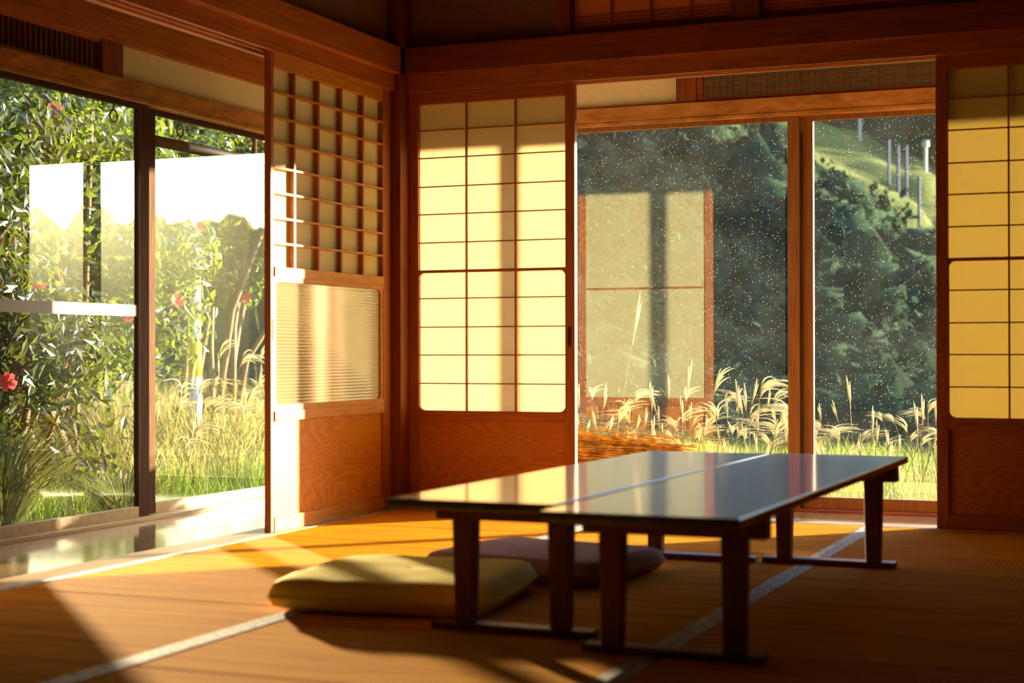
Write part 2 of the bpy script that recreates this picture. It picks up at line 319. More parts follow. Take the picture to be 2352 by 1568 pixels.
# inner sills and lintels
struct(MB().box(-3.16, -3.03, YF, 6.17, EF, .001).box(-3.03, XR, 6.05, 6.17, EF, .001), 'trim_sill', M['pale_wood'])
k = MB().box(-3.0, XR, 6.055, 6.165, 1.775, 1.84)
for a, b in ((6.055, 6.068), (6.100, 6.108), (6.140, 6.165)): k.box(-3.0, XR, a, b, ZK, 1.775)
struct(k, 'trim_lintel_back', M['door_x'], bevel=.0015)
k = MB().box(-3.137, -3.027, 3.1, 5.985, 1.775, 1.84)
for a, b in ((-3.0405, -3.027), (-3.080, -3.072), (-3.137, -3.112)): k.box(a, b, 3.1, 5.985, ZK, 1.775)
struct(k, 'trim_lintel_left', M['wood_y'], bevel=.0015)
struct(MB().box(-3.0, XR, 6.028, 6.09, 1.83, 1.945), 'trim_rail_back', M['wood_x'], bevel=.004)
struct(MB().box(-3.058, -3.000, YF, 6.028, 1.83, 1.945), 'trim_rail_left', M['wood_y'], bevel=.004)
struct(MB().box(-3.14, -3.0, 5.985, 6.125, EF, 2.72), 'trim_post_corner', M['wood_z'], bevel=.004)
struct(MB().box(-2.325, -2.265, 6.06, 6.16, 1.945, 2.72), 'trim_post_upper_left', M['wood_z'], bevel=.003)
struct(MB().box(-1.600, -1.480, 6.055, 6.16, 1.945, 2.72), 'trim_post_upper_middle', M['wood_z'], bevel=.003)
struct(MB().box(-.55, -.43, 6.055, 6.16, 1.945, 2.72), 'trim_post_upper_right', M['wood_z'], bevel=.003)
# transom screens above the lintel
def transom(x0, x1, label):
    r = empty('transom_screen', (x0, 6.085, 1.95)); W = x1-x0
    MB().box(0, W, 0, .03, 0, .033).box(0, W, 0, .03, .37, .41).box(0, .004, 0, .03, .033, .37).box(W-.004, W, 0, .03, .033, .37).build('frame', M['wood_x'], r)
    b = MB()
    for i in range(1, 4): b.box(W*i/4-.0035, W*i/4+.0035, .004, .016, .033, .37)
    for z in (.048, .061, .076, .20, .213, .228, .34, .353): b.box(.004, W-.004, .008, .016, z-.002, z+.002)
    b.build('lattice', M['lattice'], r)
    MB().box(.004, W-.004, .018, .0185, .033, .37).build('paper', M['paper_upper'], r)
    tag(r, label, 'transom screen', 'paper transom screens above the back lintel')
transom(-2.265, -1.600, 'reddish paper transom screen directly above the left half of the open doorway')
transom(-1.480, -.55, 'reddish paper transom screen at the top edge, right of the wide upper post')

# ---------------------------------------------------------------- outer wall of the veranda
def outer_back():
    b = MB().box(-4.05, XR, 7.09, 7.21, 1.735, 1.81).box(-4.05, XR, 7.085, 7.10, 1.722, 1.740).box(-4.05, XR, 7.125, 7.135, 1.722, 1.740).box(-4.05, XR, 7.19, 7.21, 1.722, 1.740)
    struct(b, 'trim_outer_lintel_back', M['beam_outer'], bevel=.002)
    struct(MB().box(-4.05, XR, 7.10, 7.20, 1.97, 2.2), 'trim_outer_beam_back', M['wood_x'])
    struct(MB().box(-4.05, -2.13, 7.13, 7.17, 1.81, 1.97), 'wall_outer_back', M['plaster_pale'], bevel=0)
    struct(MB().box(-2.13, -2.035, 7.10, 7.20, 1.81, 1.97), 'trim_outer_stud_back', M['wood_z'])
    r = empty('transom_lattice', (-2.035, 7.11, 1.81))
    W = XR+2.035
    MB().box(0, W, 0, .03, 0, .02).box(0, .03, 0, .03, .02, .14).box(0, W, 0, .03, .14, .16).build('frame', M['wood_x'], r)
    b = MB(); n = int((W-.06)/.0315)
    for i in range(n):
        x = .045+i*.0315; ww = .005 if i % 15 == 14 else .0028
        b.box(x-ww, x+ww, .008, .018, .02, .14)
    for z in (.045, .058, .085, .098): b.box(.03, W, .004, .012, z-.002, z+.002)
    b.build('lattice', M['wood_z'], r)
    MB().box(.03, W, .022, .024, .02, .14).build('frosted_pane', M['frost_green'], r)
    tag(r, 'long low lattice transom of thin bars above the back glass doors', 'transom lattice')
M['frost_green'] = paper('frosted transom pane', (.16, .13, .08), (.12, .11, .07), .5)
outer_back()
def outer_left():
    b = MB().box(-4.18, -4.06, 4.66, 7.09, 1.735, 1.81).box(-4.07, -4.055, 4.66, 7.09, 1.722, 1.740).box(-4.105, -4.095, 4.66, 7.09, 1.722, 1.740).box(-4.18, -4.16, 4.66, 7.09, 1.722, 1.740)
    struct(b, 'trim_outer_lintel_left', M['beam_outer'], bevel=.002)
    struct(MB().box(-4.17, -4.07, 4.66, 7.09, 1.955, 2.2), 'trim_outer_beam_left', M['wood_y'])
    struct(MB().box(-4.14, -4.10, 5.53, 7.09, 1.81, 1.955), 'wall_outer_left', M['plaster_pale'], bevel=0)
    struct(MB().box(-4.17, -4.07, 5.39, 5.53, 1.81, 1.955), 'trim_outer_stud_left', M['wood_z'])
    r = empty('transom_lattice', (-4.08, 4.66, 1.81))
    MB().box(-.03, 0, 0, .73, 0, .015).box(-.03, 0, 0, .73, .13, .145).build('frame', M['wood_y'], r)
    b = MB()
    for i in range(22): y = .02+i*.0315; b.box(-.018, -.008, y-.0028, y+.0028, .015, .13)
    b.build('lattice', M['wood_z'], r)
    MB().box(-.024, -.022, 0, .73, .015, .13).build('frosted_pane', M['frost_green'], r)
    tag(r, 'short dark lattice transom in the top left corner above the side glass', 'transom lattice')
outer_left()
struct(MB().box(-4.19, -4.05, 7.09, 7.22, -.6, 2.2), 'trim_post_outer_corner', M['door_z'], bevel=.003)
struct(MB().box(-4.24, -4.04, 4.66, 7.09, EF, EF+.018), 'trim_outer_sill_left', M['pale_wood'])
struct(MB().box(-4.04, XR, 7.08, 7.24, EF, EF+.012), 'trim_outer_sill_back', M['wood_x'])
struct(MB().box(-4.25, -4.16, 2.4, 7.28, -.6, EF-.06).box(-4.16, XR, 7.2, 7.28, -.6, EF-.06), 'trim_skirt', M['wood_x'])

def glass_door(name, org, rz, W, fr, pane, label, sl=.05, sr=.05, low=None):
    # local: x along the width, y outwards, z up
    r = empty(name, org, rz); H = 1.705; b0 = EF+.012
    z0 = 0; zb = .05
    MB().box(0, sl, 0, .028, z0, H+.075).box(W-sr, W, 0, .028, z0, H+.075).box(sl, W-sr, 0, .028, H+.045, H+.075).build('frame', fr, r, bevel=.0015)
    MB().box(sl, W-sr, -.001, .029, z0, zb).build('bottom_rail', low or fr, r, bevel=.0015)
    MB().box(sl-.004, W-sr+.004, .012, .0122, zb-.004, H+.047).build('glass_pane', pane, r)
    tag(r, label, 'glass door', kind='structure')
    return r
b0 = EF+.012
w1 = glass_door('window_1', (-3.99, 7.15, b0), 0, 1.285, M['outer_frame'], M['pane'], 'back glass door nearest the outer corner')
MB().box(.035, .075, -.012, 0, 1.52, 1.60).build('latch', M['metal'], w1)
glass_door('window_2', (-2.735, 7.115, b0), 0, 1.122+.052, M['outer_frame'], M['pane'], 'dusty glass door left of the central brown uprights, behind the table')
w3 = glass_door('window_3', (-1.575, 7.15, b0), 0, 1.19, M['outer_frame'], M['pane'], 'dusty glass door right of the central brown uprights', .073)
MB().box(.014, .028, -.006, 0, 0, 1.70).build('dark_gap_strip', M['outer_dark'], w3)  # dark strip standing in for the shaded gap between the two stiles
glass_door('window_4', (-.43, 7.115, b0), 0, 1.16, M['outer_frame'], M['pane'], 'glass door behind the right paper screens')
glass_door('window_5', (.72, 7.15, b0), 0, .82, M['outer_frame'], M['pane'], 'last back glass door by the right wall')
w6 = glass_door('window_6', (-4.082, 4.67, b0), PI/2, 1.059, M['outer_dark'], M['pane_side'], 'side glass door at the left edge with white frosted band', .05, .075, M['pale_wood'])
MB().box(.05, .984, .009, .0112, .862, .910).build('frosted_band', M['frost'], w6)
w7 = glass_door('window_7', (-4.118, 5.735, b0), PI/2, 1.345, M['outer_dark'], M['pane_side'], 'side glass door between the dark upright and the paper screen', .09, .05, M['pale_wood'])
MB().box(-.012, .0, -.02, .01, .0, 1.0).build('dark_gap_strip', M['outer_dark'], w7)  # dark strip over the lower part of the joint beside the upright

# ---------------------------------------------------------------- sliding paper screens
rowsz = [.411, .525, .645, .763, .884, 1.002, 1.12, 1.240, 1.357, 1.479, 1.596, 1.706]
def shoji(org, rz, W, sl, sr, cols, pap, label):
    r = empty('paper_sliding_screen', org, rz); T = .030
    for xa, xb in ((0, sl), (W-sr, W)): MB().box(xa, xb, 0, T, 0, 1.772).build('stile', M['door_z'], r, bevel=.002)
    for za, zb, ya in ((1.706, 1.772, 0), (.368, .411, .001), (0, .052, 0)): MB().box(sl, W-sr, ya, T, za, zb).build('rail', M['door_x'], r, bevel=.0015)
    MB().fillets(sl, W-sr, .411, .994, .03, .004, .022).box(sl, W-sr, .003, .024, .992, 1.004).box(sl-.004, sl+.002, .004, .022, .411, .994).box(W-sr-.002, W-sr+.004, .004, .022, .411, .994).build('inner_frame', M['door_x'], r)
    b = MB()
    for x in cols: b.box(x-.0032, x+.0032, .006, .019, .411, 1.706)
    for z in rowsz[1:-1]:
        if abs(z-1.002) > .01: b.box(sl, W-sr, .009, .019, z-.0026, z+.0026)
    b.build('lattice', M['lattice'], r)
    MB().box(sl-.002, W-sr+.002, .0235, .0238, .409, 1.708).build('paper', pap, r)
    pn = MB().box(sl-.003, W-sr+.003, .011, .019, .05, .37).build('panel', M['figured'], r)
    for c in (.13, .16, .42, .45, .68-.06, .65-.06):
        if c < W-sr-.02: MB().box(c, c+.014, .019, .027, .052, .368).build('slat', M['door_z'], r)
    MB().box(W-.03, W-.016, -.0015, .003, .68, .76).build('finger_pull', M['outer_dark'], r)
    tag(r, label, 'paper sliding screen')
    return r
shoji((-3.010, YB, .0015), 0, .760, .051, .042, (.272, .495), M['paper'], 'glowing paper sliding screen of three columns beside the room corner')
shoji((-.816, YB, .0015), 0, .738, .044, .042, (.260, .476), M['paper_yellow'], 'yellower paper sliding screen at the right edge of the photo')
shoji((-.075, YB+.036, .0015), 0, .80, .044, .042, (.28, .50), M['paper_yellow'], 'paper sliding screen just outside the right edge behind the first')

# the side door: paper lattice above, ribbed glass in the middle, board below
def side_door():
    r = empty('lattice_and_glass_door', (XL, 5.014, .0015), PI/2); W = .966; T = .028; sl, sr = .016, .075
    sl = .022
    for xa, xb in ((0, sl), (W-sr, W)): MB().box(xa, xb, 0, T, 0, 1.772).build('stile', M['door_z'], r, bevel=.002)
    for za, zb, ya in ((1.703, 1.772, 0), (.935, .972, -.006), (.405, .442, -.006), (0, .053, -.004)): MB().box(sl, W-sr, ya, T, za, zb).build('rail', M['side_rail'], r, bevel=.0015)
    f = MB().box(sl, W-sr, -.002, T, .918, .935).box(sl, W-sr, -.002, T, .442, .464)
    f.box(sl, sl+.018, .002, T, .464, .918).box(W-sr-.016, W-sr, .002, T, .464, .918)
    f.fillets(sl+.018, W-sr-.016, .464, .918, .022, .002, .02)
    f.build('glass_frame', M['side_rail'], r)
    b = MB()
    for y in (5.186, 5.368, 5.551, 5.732): x = y-5.014; b.box(x-.0065, x+.0065, -.001, .019, .972, 1.703)
    b2 = MB()
    for i in range(7): z = 1.616-.0928*i; b2.box(sl, W-sr, -.003, .018, z-.0035, z+.0035)
    b.build('lattice_uprights', M['door_z'], r); b2.build('lattice_bars', M['side_rail'], r)
    MB().box(sl-.002, W-sr+.002, .0215, .0218, .970, 1.705).build('paper', M['paper_front'], r)
    MB().box(sl+.014, W-sr-.012, .008, .0085, .46, .922).build('ribbed_glass', M['ribbed'], r)
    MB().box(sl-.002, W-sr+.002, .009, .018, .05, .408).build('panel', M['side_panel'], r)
    MB().box(.006, .014, -.001, .003, .70, .78).build('finger_pull', M['outer_dark'], r)
    tag(r, 'side sliding door with small lattice, ribbed glass and a figured wooden panel', 'sliding door')
side_door()

# ---------------------------------------------------------------- tatami
def mat_(x0, x1, y0, y1, label):
    g = .0015
    o = MB().box(0, x1-x0-2*g, 0, y1-y0-2*g, 0, .051).build('tatami_mat', M['tatami'], bevel=.003)
    o.location = (x0+g, y0+g, -.051); wd = x1-x0-2*g; ln = y1-y0-2*g
    for xa, xb in ((-.0005, .028), (wd-.028, wd+.0005)):
        MB().box(xa, xb, .001, ln-.001, .001, .0525).build('cloth_border', M['border'], o)
    tag(o, label, 'tatami mat', 'tatami mats on the floor')
cols = [(-3.03, -2.06), (-2.06, -1.05), (-1.05, -.05), (-.05, .80)]
seams = [[-.10, 1.74, 3.58, 5.40, 6.05], [.95, 2.79, 4.62, 6.05], [.92, 2.77, 4.60, 6.05], [2.2, 4.05, 6.05]]
names = [['mat at the left edge nearest the camera', 'sunlit tatami mat along the side threshold, in the lower left of the photo', 'tatami mat in front of the side door, crossed by bright sun', 'short tatami mat in the room corner below both doors'],
         ['tatami mat just below the lower frame edge', 'tatami mat under the near ends of the tables and the mustard cushion', 'tatami mat under the mauve cushion and far left table legs, touching the back sill'],
         ['tatami mat nearest the camera right of the tables', 'dark tatami mat right of the near table legs', 'tatami mat at the far right table legs in front of the open glass'],
         ['shadowed tatami mat at the lower right corner', 'shadowed tatami mat in front of the right paper screen']]
for (x0, x1), sm, nm in zip(cols, seams, names):
    for i in range(len(sm)-1): mat_(x0, x1, sm[i], sm[i+1], nm[i])
struct(MB().box(.80, XR, YF, 6.05, -.052, 0), 'floor_boards', M['wood_y'], bevel=0)

# ---------------------------------------------------------------- tables
def table(cn, cf, y0, y1, hw, ls, label):
    L = y1-y0; ang = -math.atan2(cf-cn, L)
    r = empty('low_table', ((cn+cf)/2, (y0+y1)/2, 0), ang); h = L/2
    MB().box(-hw, hw, -h, h, .308, .330).build('tabletop', M['table'], r, bevel=.004)
    for yy, z in ((-h+.25, 0), (h-.17, 0)):
        MB().box(-hw+.012, hw-.004, yy-.026, yy+.026, .262, .308).build('batten', M['table_leg'], r, bevel=.003)
        ru = MB().box(-.205, .205, yy-.028, yy+.028, .002, .018).build('foot_runner', M['table_leg'], r, bevel=.003)
        for sx in (-1, 1):
            x = sx*ls; g = MB(); n = 0
            g.v = [(x-.022, yy-.02, .018), (x+.022, yy-.02, .018), (x+.022, yy+.02, .018), (x-.022, yy+.02, .018),
                   (x-.027, yy-.024, .262), (x+.027, yy-.024, .262), (x+.027, yy+.024, .262), (x-.027, yy+.024, .262)]
            g.f = [(0,3,2,1),(4,5,6,7),(0,1,5,4),(1,2,6,5),(2,3,7,6),(3,0,4,7)]
            g.build('leg', M['table_leg'], r, bevel=.003)
    tag(r, label, 'low table', 'low tables pushed together')
    return r
table(-1.440, -1.412, 3.205, 5.06, .2035, .122, 'dark low table on the left of the pushed-together pair, nearer the cushions')
table(-1.005, -.985, 3.065, 5.085, .215, .138, 'dark low table on the right of the pushed-together pair, nearer the open glass')

# ---------------------------------------------------------------- cushions
def cushion(loc, rz, sx, sy_, h, m, label):
    n = 26; mb = MB(); idx = {}
    def prof(t): return (1-abs(t)**9)
    for side in (1, -1):
        for i in range(n+1):
            for j in range(n+1):
                u, v = i/n*2-1, j/n*2-1
                if side == -1 and (i in (0, n) or j in (0, n)): idx[side, i, j] = idx[1, i, j]; continue
                pin = 1-.06*(abs(u)*abs(v))**5
                hh = (max(0, prof(u))*max(0, prof(v)))**.3
                wr = .004*noise.noise(Vector((u*2.4+loc[0]*5, v*2.4, side)))
                z = h*.45+side*hh*h*(.55 if side > 0 else .45)+(wr if hh > .2 else 0)
                idx[side, i, j] = len(mb.v); mb.v.append((u*sx/2*pin, v*sy_/2*pin, max(.001, z)))
    for side in (1, -1):
        for i in range(n):
            for j in range(n):
                q = [idx[side, i, j], idx[side, i+1, j], idx[side, i+1, j+1], idx[side, i, j+1]]
                mb.f.append(q if side > 0 else q[::-1])
    o = mb.build('floor_cushion', m, smooth=True); o.location = loc; o.rotation_euler = (0, 0, rz)
    ring = [(i/n*2-1, -1) for i in range(n)]+[(1, i/n*2-1) for i in range(n)]+[(1-i/n*2, 1) for i in range(n)]+[(-1, 1-i/n*2) for i in range(n+1)]
    pts = [Vector((sx/2*a, sy_/2*b, h*.45))*1 for a, b in ring]
    pts = [Vector((p.x*(1-.06*(abs(a)*abs(b))**5), p.y*(1-.06*(abs(a)*abs(b))**5), p.z)) for p, (a, b) in zip(pts, ring)]
    MB().tube(pts, .0035, 6).build('piping', m, o, smooth=True)
    MB().tube([(0, 0, h-.006), (0, 0, h+.002)], [.006, .004], 8).build('tuft', m, o)
    tag(o, label, 'floor cushion')
cushion((-1.885, 3.80, .002), math.radians(8), .60, .60, .085, M['cushion_yellow'], 'mustard yellow floor cushion on the mats beside the near table legs')
cushion((-1.735, 4.42, .002), math.radians(-9), .60, .50, .074, M['cushion_purple'], 'mauve floor cushion partly under the table behind the mustard one')

# ---------------------------------------------------------------- straw bundles on the veranda
def bundle(loc, rz, L, R, n, taper, tilt, seed, label, tie):
    rnd = random.Random(seed); mb = MB()
    for i in range(n):
        a = rnd.uniform(0, 2*PI); q = math.sqrt(rnd.uniform(.25, 1)); dr = rnd.uniform(-.25, .25); x0 = -L/2+rnd.uniform(-.10, .08); x1 = L/2+rnd.uniform(-.28, .12)
        pts = []
        for k in range(8):
            t = k/7; x = x0+(x1-x0)*t
            rr = R*q*(1-taper*t)*(1-.25*math.exp(-((x-tie)/.1)**2)); aa = a+dr*t
            fl = .02*(t**3)*rnd.uniform(-1, 1)+.004*rnd.uniform(-1, 1)
            z = R+rr*math.sin(aa)*.92+fl+tilt*(x+L/2)
            pts.append((x, rr*math.cos(aa)+.006*rnd.uniform(-1, 1), max(.003, z)))
        mb.tube(pts, rnd.uniform(.0013, .0028), 4, False)
    for i in range(n//14):   # loose curls
        x = rnd.uniform(-L/2, L/2); a = rnd.uniform(.2, 2.9); rr = R*(1-taper*(x/L+.5))
        pts = [(x+.03*k*rnd.choice((-1, 1, 1)), rr*math.cos(a)*(1+.05*k)-.01*k, R+rr*math.sin(a)+.035*math.sin(k*.7)+tilt*(x+L/2)) for k in range(6)]
        mb.tube(pts, .0018, 4, False)
    o = mb.build('straw_bundle', M['straw']); o.location = loc; o.rotation_euler = (0, 0, rz)
    ring = MB()
    for dx in (-.012, 0, .012):
        rr = R*.80; ring.tube([(tie+dx+.01*math.sin(a*2), rr*math.cos(a)*1.0, max(.006, R+rr*math.sin(a)+tilt*(tie+L/2))) for a in [i*2*PI/20 for i in range(21)]], .004, 5)
    for s in (-1, 1):
        ring.tube([(tie, -R*.8, R*1.1), (tie+.04*s, -R*1.05, R*1.25), (tie+.09*s, -R*1.15, R*.8), (tie+.10*s, -R*1.2, R*.25)], .0035, 5)
    ring.build('tie_band', M['straw'], o)
    tag(o, label, 'straw bundle')
bundle((-2.72, 6.78, EF), math.radians(3), 1.22, .125, 420, .45, 0, 3, 'lower tied straw bundle lying on the veranda boards behind the table', .12)
bundle((-2.72, 6.84, EF+.205), math.radians(-2), 1.28, .115, 520, .5, -.055, 5, 'upper golden straw bundle lying on top of another by the glass', -.05)

# ---------------------------------------------------------------- outdoors
def sm(a, b, v): t = max(0, min(1, (v-a)/(b-a))); return t*t*(3-2*t)
def hill_h(x, y):
    r = math.hypot(x, y); az = math.degrees(math.atan2(x, y))
    if r < 14.5: return -.45
    f = sm(104, 116, r); k = sm(-9, -6, az)*(1-f)+sm(-5.5, -1.5, az)*f
    tan_el = .19*(1-k)+.062*k
    if az > 60: tan_el = .078+.1*sm(60, 80, az)
    z = -.45-3.5*sm(14.5, 24, r)+(max(r, 100)*tan_el+3.95)*sm(26, 110, r)
    if -16 < az < -5 and r < 106:      # a fold in the hill leaves the meadow spur in view
        cap = .66+r*(.108-.0125*(az+12))-2.6; kk = sm(-16, -12.6, az)*(1-sm(97, 106, r))
        z = z*(1-kk)+min(z, cap)*kk
    return z
def forest():
    mb = MB(); na, nr = 200, 90
    azs = [-70+160*i/na for i in range(na+1)]; rs = [14.0*(150/14.0)**(j/nr) for j in range(nr+1)]
    for j, r in enumerate(rs):
        for i, a in enumerate(azs):
            x, y = r*math.sin(math.radians(a)), r*math.cos(math.radians(a)); mb.v.append((x, y, hill_h(x, y)))
    for j in range(nr):
        for i in range(na):
            a = j*(na+1)+i; mb.f.append([a, a+1, a+na+2, a+na+1])
    # crowns: lumpy balls of foliage over the slope
    import bmesh
    bm = bmesh.new(); bmesh.ops.create_icosphere(bm, subdivisions=2, radius=1); iv = [v.co.copy() for v in bm.verts]; jf = [[v.index for v in f.verts] for f in bm.faces]; bm.free()
    rnd = random.Random(5)
    def crown(r, az, R, leaves=0):
        x, y = r*math.sin(math.radians(az)), r*math.cos(math.radians(az)); z = hill_h(x, y)+R*.35; b = len(mb.v)
        off = Vector((rnd.uniform(0, 50), 0, 0)); sz = rnd.uniform(.9, 1.5)
        for v in iv:
            q = 1+.45*noise.noise(v*1.7+off)+.25*noise.noise(v*4+off); mb.v.append((x+v.x*R*q, y+v.y*R*q, z+v.z*R*q*sz))
        mb.f.extend([[b+i for i in f] for f in jf])
        if leaves:
            for _ in range(leaves):
                d = Vector((rnd.gauss(0, 1), rnd.gauss(0, 1)-.5, rnd.gauss(0, 1)+.3)).normalized(); p = Vector((x, y, z))+Vector((d.x, d.y, d.z*sz))*R*rnd.uniform(.85, 1.25)
                t1 = Vector((rnd.gauss(0, 1), rnd.gauss(0, 1), rnd.gauss(0, 1))).normalized(); t2 = t1.cross(d+Vector((.3, .1, .2))).normalized(); L = R*rnd.uniform(.06, .16); b = len(mb.v)
                for q_ in (p-t1*L, p-t2*L*.6, p+t1*L, p+t2*L*.6): mb.v.append(tuple(q_))
                mb.f.append([b, b+1, b+2, b+3])
    n = 0
    while n < 2300:
        az = rnd.uniform(-24, -3); r = 24*(148/24)**(rnd.random()**.8)
        if -14.5 < az < -5 and 80 < r < 104: continue
        crown(r, az, rnd.uniform(.8, 1.7)*(.55+r/110), 130); n += 1
    n = 0
    while n < 1300:
        az = rnd.uniform(-52, 62)
        if -24 < az < -3: continue
        crown(rnd.uniform(50, 140), az, rnd.uniform(1.2, 2.2)); n += 1
    return tag(mb.build('hillside_forest', M['forest'], smooth=True), 'dark wooded hillside rising beyond the garden', 'hillside', kind='stuff')
forest()
struct(MB().box(-40, 40, -12, 15.4, -.75, -.45), 'ground', M['ground'], 'grassy ground around the house', 'ground', 0)

def meadow():
    mb = MB(); n = 24
    c = {(0, 0): Vector((-20.5, 84, 11.4)), (1, 0): Vector((-9.6, 84, 4.9)), (0, 1): Vector((-25.5, 104, 18.4)), (1, 1): Vector((-12.0, 104, 12.2))}
    for j in range(n+1):
        for i in range(n+1):
            u, v = i/n, j/n
            p = c[0, 0]*(1-u)*(1-v)+c[1, 0]*u*(1-v)+c[0, 1]*(1-u)*v+c[1, 1]*u*v
            e = min(u, 1-u, v, 1-v)
            p = p+Vector((noise.noise(p*.2)*2.2, 0, (.6*noise.noise(p*.35)) if e > .01 else -.6)); mb.v.append(tuple(p))
    for j in range(n):
        for i in range(n):
            a = j*(n+1)+i; mb.f.append([a, a+1, a+n+2, a+n+1])
    return tag(mb.build('hillside_meadow', M['meadow'], smooth=True), 'sunlit pale green meadow high on the hillside at upper right', 'meadow')
meadow()
from mathutils.bvhtree import BVHTree
dg = bpy.context.evaluated_depsgraph_get()
trees_ = [BVHTree.FromObject(o, dg) for o in bpy.data.objects if o.name in ('hillside_meadow', 'hillside_forest')]
def terrain(x, y):
    zs = [h[0].z for h in (t.ray_cast(Vector((x, y, 90)), Vector((0, 0, -1))) for t in trees_) if h[0]]
    return max(zs) if zs else 0
def hill_pole(x, y, h, r, m, name, label, head=False):
    z = terrain(x, y); b = MB().tube([(0, 0, -.3), (0, 0, h)], r, 8)
    o = b.build(name, m); o.location = (x, y, z)
    if head: MB().tube([(0, 0, h), (0, 0, h+.35)], [r*1.9, r*1.7], 10).build('lamp_head', m, o)
    tag(o, label, 'pole')
def azp(az, Y): return (math.tan(math.radians(az))*Y, Y)
hill_pole(*azp(-10.75, 101), 4.4, .11, M['post_white'], 'white_post', 'leftmost white post at the top of the hillside meadow')
hill_pole(*azp(-10.25, 99), 4.4, .11, M['post_white'], 'white_post', 'second white post at the top of the hillside meadow, close to the first')
hill_pole(*azp(-8.0, 99), 1.5, .12, M['post_white'], 'white_post', 'short white post with a round head near the right side of the meadow', True)
hill_pole(*azp(-9.25, 93), 2.6, .085, M['post_blue'], 'blue_post', 'leftmost of the thin blue posts on the meadow')
hill_pole(*azp(-8.93, 90), 2.7, .085, M['post_blue'], 'blue_post', 'thin blue post second from the left on the meadow')
hill_pole(*azp(-8.65, 90), 2.9, .085, M['post_blue'], 'blue_post', 'thin blue post third from the left on the meadow')
hill_pole(*azp(-8.22, 84), 3.6, .085, M['post_blue'], 'blue_post', 'tallest and lowest of the thin blue posts, right of the others')

# grass
def lawn(name, n, reg, hmin, hmax, m, label, seed, lean=.25, wmin=.0022, wmax=.004):
    rnd = random.Random(seed); mb = MB()
    for _ in range(n):
        while True:
            x = rnd.uniform(reg[0], reg[1]); y = rnd.uniform(reg[2], reg[3])
            if reg[4](x, y): break
        cl = .6+.8*(noise.noise(Vector((x*1.7, y*1.7, seed)))*.5+.5)
        h = rnd.uniform(hmin, hmax)*cl; a = rnd.uniform(0, 2*PI); l = h*rnd.uniform(.1, 1)*lean*2
        side = Vector((math.cos(a+PI/2+rnd.uniform(-.6, .6)), math.sin(a+PI/2), 0)); ww = rnd.uniform(wmin, wmax)
        pts = [(x+math.cos(a)*l*t*t, y+math.sin(a)*l*t*t, -.45+h*t*(1-.25*t*lean*2)) for t in (0, .4, .75, 1)]
        mb.strip(pts, (ww, ww*.9, ww*.6, ww*.1), side)
    return tag(mb.build(name, m), label, 'grass', kind='stuff')
back = lambda x, y: -24 < math.degrees(math.atan2(x, y)) < -5
side = lambda x, y: -46 < math.degrees(math.atan2(x, y)) < -27
lawn('lawn_grass', 42000, (-7, -.8, 8.3, 15.2, back), .10, .30, M['grass'], 'bright green grass seen through the back glass', 11)
lawn('garden_grass', 42000, (-13, -4.5, 5.2, 15.2, side), .15, .42, M['grass'], 'green garden grass seen through the side glass', 12)
lawn('dry_grass', 7000, (-12.5, -6.4, 7.0, 15.0, lambda x, y: -37 < math.degrees(math.atan2(x, y)) < -29), .5, 1.0, M['drygrass'], 'tall dry grass in soft pale tufts beyond the side glass', 13, .35, .003, .006)
lawn('straw_litter', 3500, (-7, -.8, 8.6, 13, back), .2, .55, M['drygrass'], 'thin dry blades among the green grass beyond the back glass', 14, .3, .002, .003)

def sedge(loc, n, h, label, seed):
    rnd = random.Random(seed); mb = MB()
    for _ in range(n):
        a = rnd.uniform(0, 2*PI); l = h*rnd.uniform(.3, .9); hh = h*rnd.uniform(.7, 1.1); side = Vector((-math.sin(a), math.cos(a), 0))
        pts = [(math.cos(a)*l*t*t+.03*math.cos(a), math.sin(a)*l*t*t+.03*math.sin(a), hh*(t*1.5-t*t*.75)) for t in (0, .25, .5, .75, 1)]
        mb.strip(pts, (.004, .0045, .004, .003, .0005), side)
    o = mb.build('sedge_clump', M['sedge']); o.location = loc; tag(o, label, 'plant')
sedge((-5.35, 6.30, -.45), 420, .95, 'arching grassy clump at the lower left outside the side glass', 21)
sedge((-5.1, 6.95, -.45), 260, .62, 'smaller arching grassy clump right of the lower left one', 22)

# silver grass stalks
def plume_proto(seed, n, L, droop, spread):
    rnd = random.Random(seed); r = empty('silver_grass_stalk')
    H = 1.0; st = MB(); bend = rnd.uniform(.02, .09)
    sp_ = [(bend*t*t, 0, H*t) for t in (0, .25, .5, .75, 1)]
    st.tube(sp_, [.0032, .003, .0026, .002, .0016], 5); st.build('stem', M['stem'], r)
    lf = MB()
    for i in range(3):
        a = rnd.uniform(0, 2*PI); z0 = rnd.uniform(.05, .4); l = rnd.uniform(.3, .5)
        lf.strip([(math.cos(a)*l*.55*t, math.sin(a)*l*.55*t, z0+l*(t*1.3-.9*t*t)) for t in (0, .3, .6, .85, 1)], (.004, .005, .004, .003, .0004), Vector((-math.sin(a), math.cos(a), 0)))
    lf.build('blade', M['stem'], r)
    pl = MB()
    for i in range(n):
        l = L*rnd.uniform(.7, 1.05); z0 = H-.07*i/n; a = rnd.gauss(0, spread); tl = rnd.uniform(.02, .12)+droop*.2
        pts = []
        for k in range(6):
            t = k/5; up = l*(t*(1-.15*droop)-droop*.62*t*t); outw = l*(tl*t+droop*.6*t*t)
            pts.append((bend+outw*math.cos(a), outw*math.sin(a), z0+up))
        pl.tube(pts, [.002, .0038, .0048, .0045, .0034, .001], 5)
    pl.build('plume', M['plume'], r, smooth=True)
    return r
